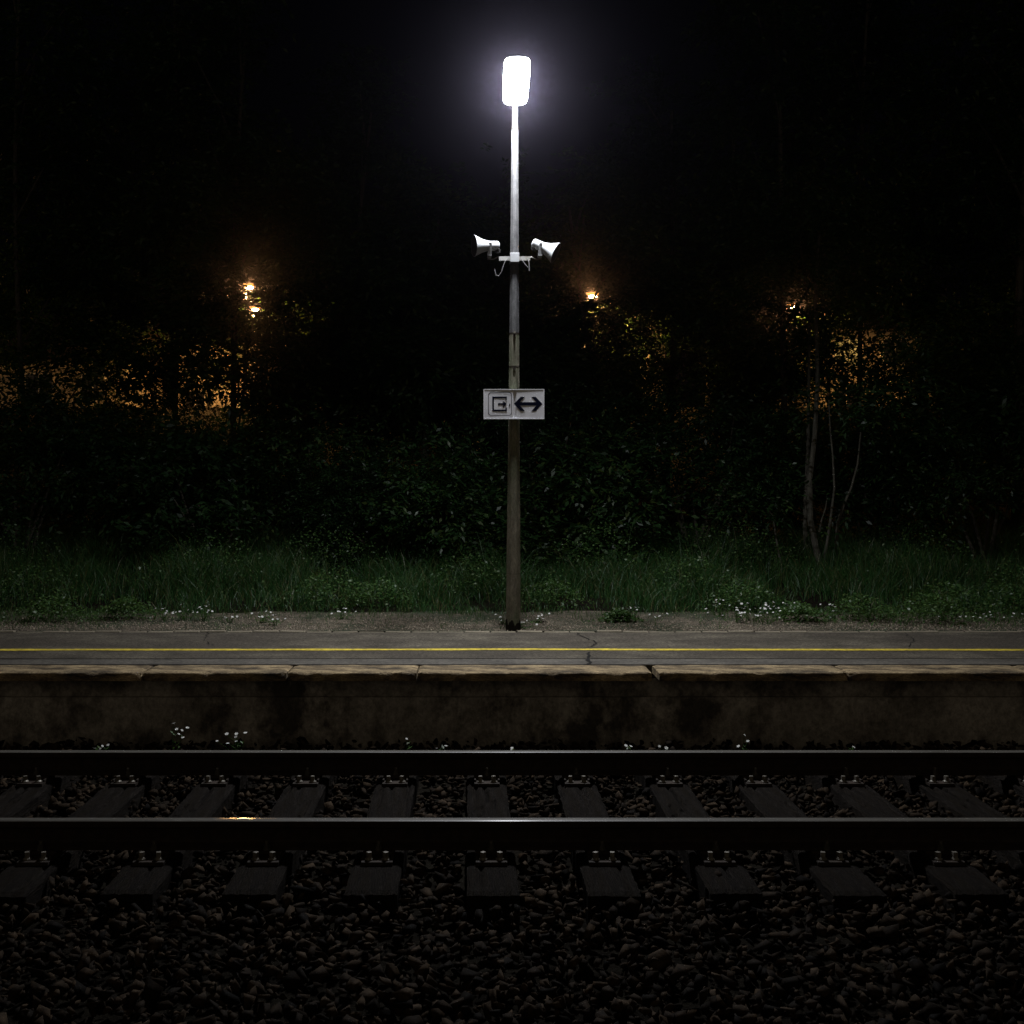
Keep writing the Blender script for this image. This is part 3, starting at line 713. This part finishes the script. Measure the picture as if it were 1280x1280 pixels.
SH = [(-8.2,16.6,2.4,1.5,'low shrub at the left end of the undergrowth'),(-6.4,16.0,2.5,1.4,'bushy shrub under the lit gaps at the left'),(-4.9,16.9,2.6,1.4,'shrub left of the twin orange lamps'),
 (-3.6,15.9,2.2,1.3,'shrub beneath the twin orange lamps'),(-2.4,16.8,2.7,1.4,'dark shrub right of the twin orange lamps'),(-1.2,16.0,2.2,1.2,'shrub midway to the lamp post'),
 (-.15,15.3,1.9,1.0,'brightest leafy shrub just left of the lamp post'),(1.0,16.6,2.6,1.3,'shrub behind the lamp post'),(2.2,15.7,1.9,1.2,'shrub right of the lamp post'),
 (3.3,16.6,2.6,1.3,'shrub below the single orange lamp'),(4.3,17.2,2.4,1.1,'shrub behind the crooked sapling'),(6.0,16.8,2.3,1.2,'shrub right of the slender trunks'),
 (7.2,15.9,2.9,1.4,'tall bushy shrub toward the right edge'),(8.6,15.7,3.2,1.5,'largest shrub at the right edge'),(-9.9,16.2,2.6,1.5,'shrub beyond the left edge'),(10.3,16.2,3,1.6,'shrub beyond the right edge')]
for i, (x,y,h,rx,lab) in enumerate(SH): shrub(x, y, h, rx, 900+i*5, lab, mat='leaf2' if i % 2 else 'leaf', ls=(.055,.095,.07,.12,.08)[i % 5], nspray=(2600,1300,1900,900,1500)[i % 5], L=(.2,.3,.24,.36,.28)[i % 5])
# thicket on the slope behind the first row
TH = []
for i in range(20):
    x = -13.5+i*1.45; y = 23.0+1.2*math.sin(i*2.3); dark = -4.6 < x < 2.2 or 4.4 < x < 6.0 or x > 9.6
    TH.append((x, y, (3.4 if dark else 2.3 if 2.9 < x < 4.1 else 1.5)+.42*math.sin(i*1.7), 1.15))
for i, (x,y,h,rx) in enumerate(TH):
    o = shrub(x, y, h, rx, 2100+i*5, 'x', nspray=1100 if h > 2 else 600, mat='leaf2', ls=.11)
    side = 'left' if x < XPOLE*2.1 else 'right'
    o['label'] = f'dark thicket bush on the slope behind the shrubs, {word(max(1, abs(i-9)))} to the {side} of the sign' if i != 9 else 'dark thicket bush on the slope directly behind the sign'
    o['group'] = 'thicket bushes on the slope'
for i, (x,y,h,zc,rx,lab) in enumerate([(-3.9,27,7,2.6,2.2,'dark tree on the slope right of the twin lamps'),(-1.4,28,5.6,2.6,2.3,'dark tree on the slope left of the sign'),(1.0,27,5.4,2.6,2.1,'dark tree on the slope right of the sign'),(6.6,28,9,3.0,1.3,'narrow dark tree on the slope right of centre'),(13.6,27,10,2.8,2.4,'dark tree on the slope at the right edge')]):
    tree(x, y, h, zc, rx, 2500+i*3, lab, nspray=1500, r0=.08, mat='leaf2', group='dark trees on the slope', ls=.14)
# trees up the slope beside the orange street lamps
BT = [(-15.5,47,7,6.2,2.3,'tree up the slope in front of the far left house'),(-7.2,43,8.5,7.2,2.2,'tree lit orange beside the twin street lamps'),(-11.6,50,7,6.3,1.6,'small tree by the left house wall'),
 (4.4,43.6,5.6,6.6,1.3,'leafy crown just below the single orange street lamp'),(6.6,43,6.2,6.2,2.2,'tree lit yellow below the single street lamp'),(9.4,45,6,6.0,1.8,'second lit tree right of the single street lamp'),(17.2,54,7.6,6.2,2.0,'yellow lit tree beside the right street lamp'),(21.5,54,6.5,6.3,2.0,'tree before the right lit house')]
for i, (x,y,h,zc,rx,lab) in enumerate(BT): tree(x, y, h, zc, rx, 1500+i*3, lab, nspray=900, r0=.10, mat='leaf', group='trees on the slope', ls=.13)

# ------------------------------------------------------------------ grass
def blades(P, H, W, lean, g):
    n = len(P); a = g.uniform(0, 2*math.pi, n); b = g.uniform(0, 2*math.pi, n); D = np.stack([np.cos(a), np.sin(a), a*0], 1); S = np.stack([np.cos(b), np.sin(b), b*0], 1)
    rows = []
    for t, wf in ((0,1),(.4,.85),(.75,.55)):
        c = P+D*(lean*H*t**2)[:, None]; c[:, 2] += H*(t-.25*lean*t**2)
        rows += [c-S*(W*wf)[:, None], c+S*(W*wf)[:, None]]
    c = P+D*(lean*H)[:, None]; c[:, 2] += H*(1-.35*lean)
    rows += [c-S*(W*.06)[:, None], c+S*(W*.06)[:, None]]
    V = np.stack(rows, 1).reshape(-1, 3)
    Fc = np.array([[0,1,3,2],[2,3,5,4],[4,5,7,6]])[None]+(np.arange(n)*8)[:, None, None]
    return V, Fc.reshape(-1, 4)
g = np.random.default_rng(77)
n = 150000
X = g.uniform(-8.5, 10.0, n); Y = 11.75+(g.random(n)**.9)*5.6
tuft = vnoise(X*1.3, Y*1.3, 1.0, 2.2); hgt = np.interp(Y, [11.7,12.2,12.8,14,17.3], [.04,.10,.27,.42,.48])
edge = 12.15-.35*(X > 4.3)-.25*(X < -4.6)+.25*vnoise(X, Y*0, 1.5, 5)
k = (Y > edge-.1*g.random(n)) & (g.random(n) < .62+.9*tuft+.3*vnoise(X*2.2,Y*2,1.4,9))
X, Y, tuft, hgt = X[k], Y[k], tuft[k], hgt[k]
H = hgt*g.uniform(.55,1.25,len(X))*(1+.75*tuft); H = np.maximum(H, .05)
tall = g.random(len(X)) < .012; H[tall] *= 1.45
gz = np.interp(Y, [12.4,15,18], [.35,.45,.85])
V, Fc = blades(np.stack([X, Y, gz-.02], 1), H, g.uniform(.0014,.0042,len(X)), g.uniform(.15,.95,len(X)), g)
tag(np_mesh('tall_grass', V, Fc, M['grass'], 4), 'unkempt tall grass between the platform and the wood', 'grass', None, 'stuff')
# short grass in the dirt strip
n = 26000
X = g.uniform(-6.5, 7.8, n); Y = 10.78+g.random(n)**.75*1.5
dens = np.interp(X, [-6,-4.2,-3.6,-2.6,-1.9,0.2,.45,2.6,3.4,4.2,7.5], [.8,.8,.30,.2,.22,.12,.12,.16,.45,.95,.9])*np.interp(Y, [10.78,11.1,11.6,12.2], [.28,.42,.75,1.1])+.22*vnoise(X*2.5, Y*3, 1.2, 7)
k = g.random(n) < dens; X, Y = X[k], Y[k]
V, Fc = blades(np.stack([X, Y, np.full(len(X), .352)], 1), g.uniform(.02,.10,len(X))*np.interp(Y,[10.8,11.8],[.6,1.2]), g.uniform(.0015,.004,len(X)), g.uniform(.2,.9,len(X)), g)
tag(np_mesh('short_grass', V, Fc, M['weed'], 4), 'short sparse grass growing in the grit behind the platform', 'grass', None, 'stuff')
# broad-leaved ground cover
n = 22000; cl = [(-3.2,13.6,.9),(-6.0,14.2,.9),(1.6,14.0,.9),(3.4,14.6,.9),(5.6,14.0,.9),(7.4,13.6,.9),(-1.9,14.6,.8),(.9,12.7,.4),(3.0,12.4,.45),(5.8,12.0,.5),(-1.6,12.6,.55),(-1.05,12.7,.4),(2.6,13.3,.6),(4.0,11.6,.35),(3.35,11.5,.25),(4.6,11.35,.4),(5.0,11.9,.5),(-4.3,11.5,.35),(-3.6,11.7,.3),(.0,13.4,.6),(-5.0,12.8,.6),(6.2,12.8,.6),(1.5,11.5,.16)]
ci = g.integers(0, len(cl), n); cc = np.array(cl)[ci]
X = cc[:,0]+g.normal(0,1,n)*cc[:,2]*.55; Y = np.maximum(10.85, cc[:,1]+g.normal(0,1,n)*cc[:,2]*.4); Hh = g.random(n)**.7*(cc[:,2]*.75)*np.exp(-((X-cc[:,0])/cc[:,2])**2)
P = np.stack([X, Y, .37+Hh+np.interp(Y,[12.6,14,15.5],[0,.16,.34])], 1); D = g.normal(0,1,(n,3)); D[:,2] *= .4
V, Fc = leaf_geo(P, D, g.uniform(.02,.045,n), g, .6)
tag(np_mesh('ground_cover', V, Fc, M['weed'], 4), 'low broad leaved weeds creeping along the grass edge', 'weeds', None, 'stuff')

# ------------------------------------------------------------------ small white-flowered weeds
def flower_weed(x, y, z, nst, h, spread, seed, label, group):
    g = np.random.default_rng(seed); t = thing('flowering_weed', (x, y, z), label, 'weed', group)
    m = MB(); heads = []
    for k in range(nst):
        dx, dy = g.normal(0, spread, 2); dy *= .6; hh_ = h*g.uniform(.45, 1.1)
        p0 = (dx*.25, dy*.25, -.01); p2 = (dx, dy, hh_); p1 = (dx*.5+g.normal(0,.01), dy*.5, hh_*.55)
        m.tube([p0, p1, p2], [.0025,.002,.0013], 5); heads.append(p2)
        for q in range(3):
            f = g.uniform(.1,.75); b = np.array(p0)*(1-f)+np.array(p2)*f; a = g.uniform(0,6.28); l_ = g.uniform(.02,.05)
            e = b+np.array([math.cos(a)*l_, math.sin(a)*l_, l_*.5]); s = np.array([-math.sin(a), math.cos(a), 0])*l_*.22; mdl = (b+e)/2
            m.add([b, mdl+s, e, mdl-s], [(0,1,2,3)])
    m.build('stem', M['weed'], t)
    for p in heads[:nst]:
        f = MB(); r = g.uniform(.010,.0165); tx, ty = g.normal(0,.35,2); c = Vector(p); nr = Vector((tx, ty-.25, 1)).normalized(); q = nr.to_track_quat('Z','Y').to_matrix()
        for k in range(6):
            a = k*math.pi/3; V_ = [c+q@Vector(v) for v in ((0,0,.001),(r*.7*math.cos(a-.42),r*.7*math.sin(a-.42),.002),(r*math.cos(a),r*math.sin(a),.0035),(r*.7*math.cos(a+.42),r*.7*math.sin(a+.42),.002))]
            f.add(V_, [(0,1,2,3)])
        f.tube([c+nr*.001, c+nr*.004], [r*.3, r*.2], 6)
        f.build('flower', M['petal'], t)
FW = [ # px, py(ground), stems, height, spread, label
 (205,776,5,.11,.05,'white flowered weed at the left end of the bare dirt'),(233,775,6,.13,.07,'white flowered weed on the left bare dirt, second from the left'),(254,776,7,.14,.06,'tallest white flowered weed on the left bare dirt'),
 (287,778,4,.10,.06,'sparse white weed at the right end of the left bare dirt'),(325,779,6,.10,.07,'white weed in the low grass below the twin lamps'),(345,782,5,.08,.07,'white weed beside the edging, right of the twin lamps'),
 (428,774,6,.10,.05,'small white weed among clover left of the lamp post'),(630,781,5,.08,.04,'white weed touching the left of the lamp post base'),(650,786,5,.07,.05,'white weed in front of the lamp post base'),
 (669,780,5,.09,.05,'white weed right of the lamp post base'),(793,773,4,.10,.04,'white weed right of the lamp post, on a green tuft'),(822,776,2,.06,.04,'single white bloom right of the green tuft'),
 (902,772,4,.15,.07,'tall white weed left of the large flower patch'),(920,778,7,.12,.08,'white weed at the left of the large flower patch'),(940,776,9,.16,.08,'largest white weed in the middle of the flower patch'),
 (957,779,8,.12,.08,'white weed at the right of the large flower patch'),(975,775,7,.15,.06,'white weed at the right rim of the flower patch'),(1035,772,3,.12,.06,'lone white weed in the green tufts on the right'),
 (1180,776,2,.05,.05,'low white weed left of the far right weeds'),(1222,777,6,.08,.09,'white weed near the right edge of the dirt'),(1250,776,5,.07,.08,'rightmost white weed behind the platform')]
for i, (px, py, ns, h, s, lab) in enumerate(FW):
    d = (CZ-.36)*F/(py-CY); flower_weed(px2x(px, d), d, .358, int(ns*1.6)+1, h*1.15, s*1.3, 40+i, lab, 'white flowered weeds behind the platform')
WF = [(122,926,4,.10,.05,'white weed at the wall foot, far left'),(215,926,6,.24,.07,'tall white weed at the wall foot, left'),(299,926,7,.17,.07,'dense white weed at the wall foot, left of centre'),
 (505,926,2,.12,.03,'thin tall weed against the wall, left of centre'),(548,926,2,.07,.06,'sparse white weed at the wall foot below the exit sign'),(640,926,2,.06,.02,'pair of white blooms at the wall foot below the lamp post'),
 (787,926,2,.08,.03,'thin weed at the wall foot right of the lamp post'),(835,926,2,.06,.04,'faint weed against the wall, right of centre'),(930,926,4,.15,.05,'white weed at the wall foot under the flower patch'),(1066,926,2,.08,.03,'small white weed at the wall foot, right')]
for i, (px, py, ns, h, s, lab) in enumerate(WF):
    flower_weed(px2x(px, 8.27), 8.27, -.20, ns, h*.95, s*.9, 90+i, lab, 'white flowered weeds at the foot of the platform wall')

# ------------------------------------------------------------------ far street lamps, road, houses
rd = MB(); rd.box(-60, 60, 45.5, 49.5, 4.3, 4.46); tag(rd.build('road', M['road']), kind='structure')
LL = ['orange street lamp, upper one of the pair on the left', 'orange street lamp, lower one of the pair on the left', 'orange street lamp glowing through leaves right of the lamp post', 'faint orange street lamp above the right lit house']
for (px, py, d, ppx, pw), lab in zip(LAMPS, LL):
    hx, _, hz = lampxyz((px, py, d)); bx_ = px2x(ppx, d); gz_ = 4.4
    t = thing('street_lamp', (bx_, d, gz_), lab, 'street lamp', 'orange street lamps beyond the trees')
    m = MB(); H_ = hz-gz_; m.tube([(0,0,-.1),(0,0,H_-.25),(0,0,H_+.05)], [.085,.06,.05], 10); m.build('pole', M['galv'], t)
    m = MB(); dx = hx-bx_; m.tube([(0,0,H_),(dx*.5,0,H_+.16),(dx,0,H_+.14)], .03, 8); m.build('arm', M['galv'], t)
    m = MB(); m.tube([(dx,0,H_+.16),(dx,0,H_+.10),(dx,0,H_+.06)], [.06,.22,.26], 12); m.build('lamp_hood', M['galv'], t)
    m = MB(); m.tube([(dx,0,H_+.056),(dx,0,H_+.0),(dx,0,H_-.04)], [.25,.24,.16], 14); m.build('lamp_halo', M['sodglow'], t, smooth=True)  # glowing bowl added to imitate the orange halo round the bulb
    m = MB(); m.tube([(dx,0,H_-.0395),(dx,0,H_-.07),(dx,0,H_-.11),(dx,0,H_-.14)], [.11,.16,.12,.03], 12); m.build('bulb', M['sodium'], t, smooth=True)
    l = bpy.data.lights.new('street_light', 'SPOT'); l.energy = 3800*pw; l.spot_size = rad(179); l.spot_blend = .2; l.color = (1.0,.50,.15); l.shadow_soft_size = .12
    lo = bpy.data.objects.new('street_light', l); COL.objects.link(lo); lo.parent = t; lo.location = (dx, 0, H_-.30)
def house(x0, x1, y0, y1, z1, rh, wins, label, lit=()):
    t = thing('house', ((x0+x1)/2, y0, 4.35), label, 'house', 'houses beyond the trees'); cx = (x0+x1)/2
    w = (x1-x0)/2; D = y1-y0; H_ = z1-4.35
    m = MB(); m.box(-w, w, 0, D, -.2, H_); m.build('wall', M['plaster'], t)
    m = MB(); e = .5; m.add([(-w-e,-e,H_+.003),(w+e,-e,H_+.003),(w+e,D+e,H_+.003),(-w-e,D+e,H_+.003),(-w-e,D/2,H_+rh),(w+e,D/2,H_+rh)], [(0,1,5,4),(2,3,4,5),(0,4,3),(1,2,5),(0,3,2,1)]); m.build('roof', M['roof'], t)
    for i, (wx, wz, ww, wh) in enumerate(wins):
        m = MB(); m.box(wx-ww/2-.07, wx+ww/2+.07, -.05, .02, wz-wh/2-.07, wz+wh/2+.07); f = m.build('window', M['frame'], t)
        m = MB(); m.box(wx-ww/2, wx-.03, -.062, -.053, wz-wh/2, wz+wh/2); m.box(wx+.03, wx+ww/2, -.062, -.053, wz-wh/2, wz+wh/2); m.build('pane', M['litwin'] if i in lit else M['glass'], f)
house(-29, -16.0, 52, 60, 7.3, 2.6, [(-4.5,1.6,1.2,1.2),(-1.5,1.6,1.2,1.2),(2.5,1.6,1.2,1.2),(5,1.6,1.0,1.2)], 'low long house showing in lit patches at the left edge', (1,))
house(-14.9, -10.9, 57, 64, 8.6, 2.4, [(-1.1,1.2,.9,1.1),(1.45,1.0,.7,1.1),(-1.1,3.1,.9,1.0)], 'small pale house lit orange below the twin lamps', (1,))
house(18.6, 26.5, 60, 69, 9.7, 2.6, [(-2.6,1.6,1.2,1.3),(-2.6,4.1,1.2,1.3),(0,4.1,1.2,1.3),(2.6,4.1,1.2,1.3),(2.6,1.6,1.2,1.3)], 'two storey house lit orange behind the trees on the right', (1,))
house(5.2, 9.6, 56, 63, 9.3, 2.2, [(-1.2,3.2,1,1.2),(1.2,3.2,1,1.2)], 'house behind the lit trees right of the lamp post')
# ------------------------------------------------------------------ air
m = MB(); m.box(-165, 165, -70, 165, -2.5, 30)
mm, t, out = nt('haze_air'); mm.cycles.volume_sampling = 'EQUIANGULAR'; pv = t.nodes.new('ShaderNodeVolumePrincipled'); pv.inputs['Color'].default_value = (.80,.74,1,1); pv.inputs['Density'].default_value = .00026; pv.inputs['Anisotropy'].default_value = .968
t.links.new(pv.outputs[0], out.inputs['Volume'])
hz = m.build('haze', mm); tag(hz, kind='stuff')

# ------------------------------------------------------------------ world: night sky, faint glow of the station behind the camera
W = bpy.data.worlds.new('World'); SC.world = W; W.use_nodes = True; t = W.node_tree; t.nodes.clear(); L = t.links
out = t.nodes.new('ShaderNodeOutputWorld'); bg = t.nodes.new('ShaderNodeBackground'); L.new(bg.outputs[0], out.inputs[0])
tc = t.nodes.new('ShaderNodeTexCoord'); dt = t.nodes.new('ShaderNodeVectorMath'); dt.operation = 'DOT_PRODUCT'; v = Vector((0,-1,.28)).normalized(); dt.inputs[1].default_value = v
L.new(tc.outputs['Generated'], dt.inputs[0])
r = ramp(t, dt.outputs['Value'], [(0.0,(.00035,.0004,.0006)), (.35,(.0012,.0011,.0011)), (.98,(.090,.076,.058))])
L.new(r.outputs[0], bg.inputs[0]); bg.inputs[1].default_value = 1.0

# ------------------------------------------------------------------ camera
cam = bpy.data.cameras.new('camera'); co = bpy.data.objects.new('camera', cam); COL.objects.link(co); SC.camera = co
co.location = (0, 0, CZ); co.rotation_euler = (rad(90), 0, 0)
cam.sensor_width = 36; cam.lens = F/1280*36; cam.shift_x = (640-CX)/1280; cam.shift_y = -(640-CY)/1280; cam.clip_end = 600; cam.clip_start = .05
SC.view_settings.view_transform = 'Standard'; SC.view_settings.look = 'None'; SC.view_settings.exposure = 0; SC.view_settings.gamma = 1
cy = SC.cycles
cy.use_denoising = True; cy.max_bounces = 5; cy.diffuse_bounces = 3; cy.glossy_bounces = 2; cy.transmission_bounces = 3; cy.volume_bounces = 0; cy.transparent_max_bounces = 6
cy.sample_clamp_indirect = 3; cy.use_light_tree = True
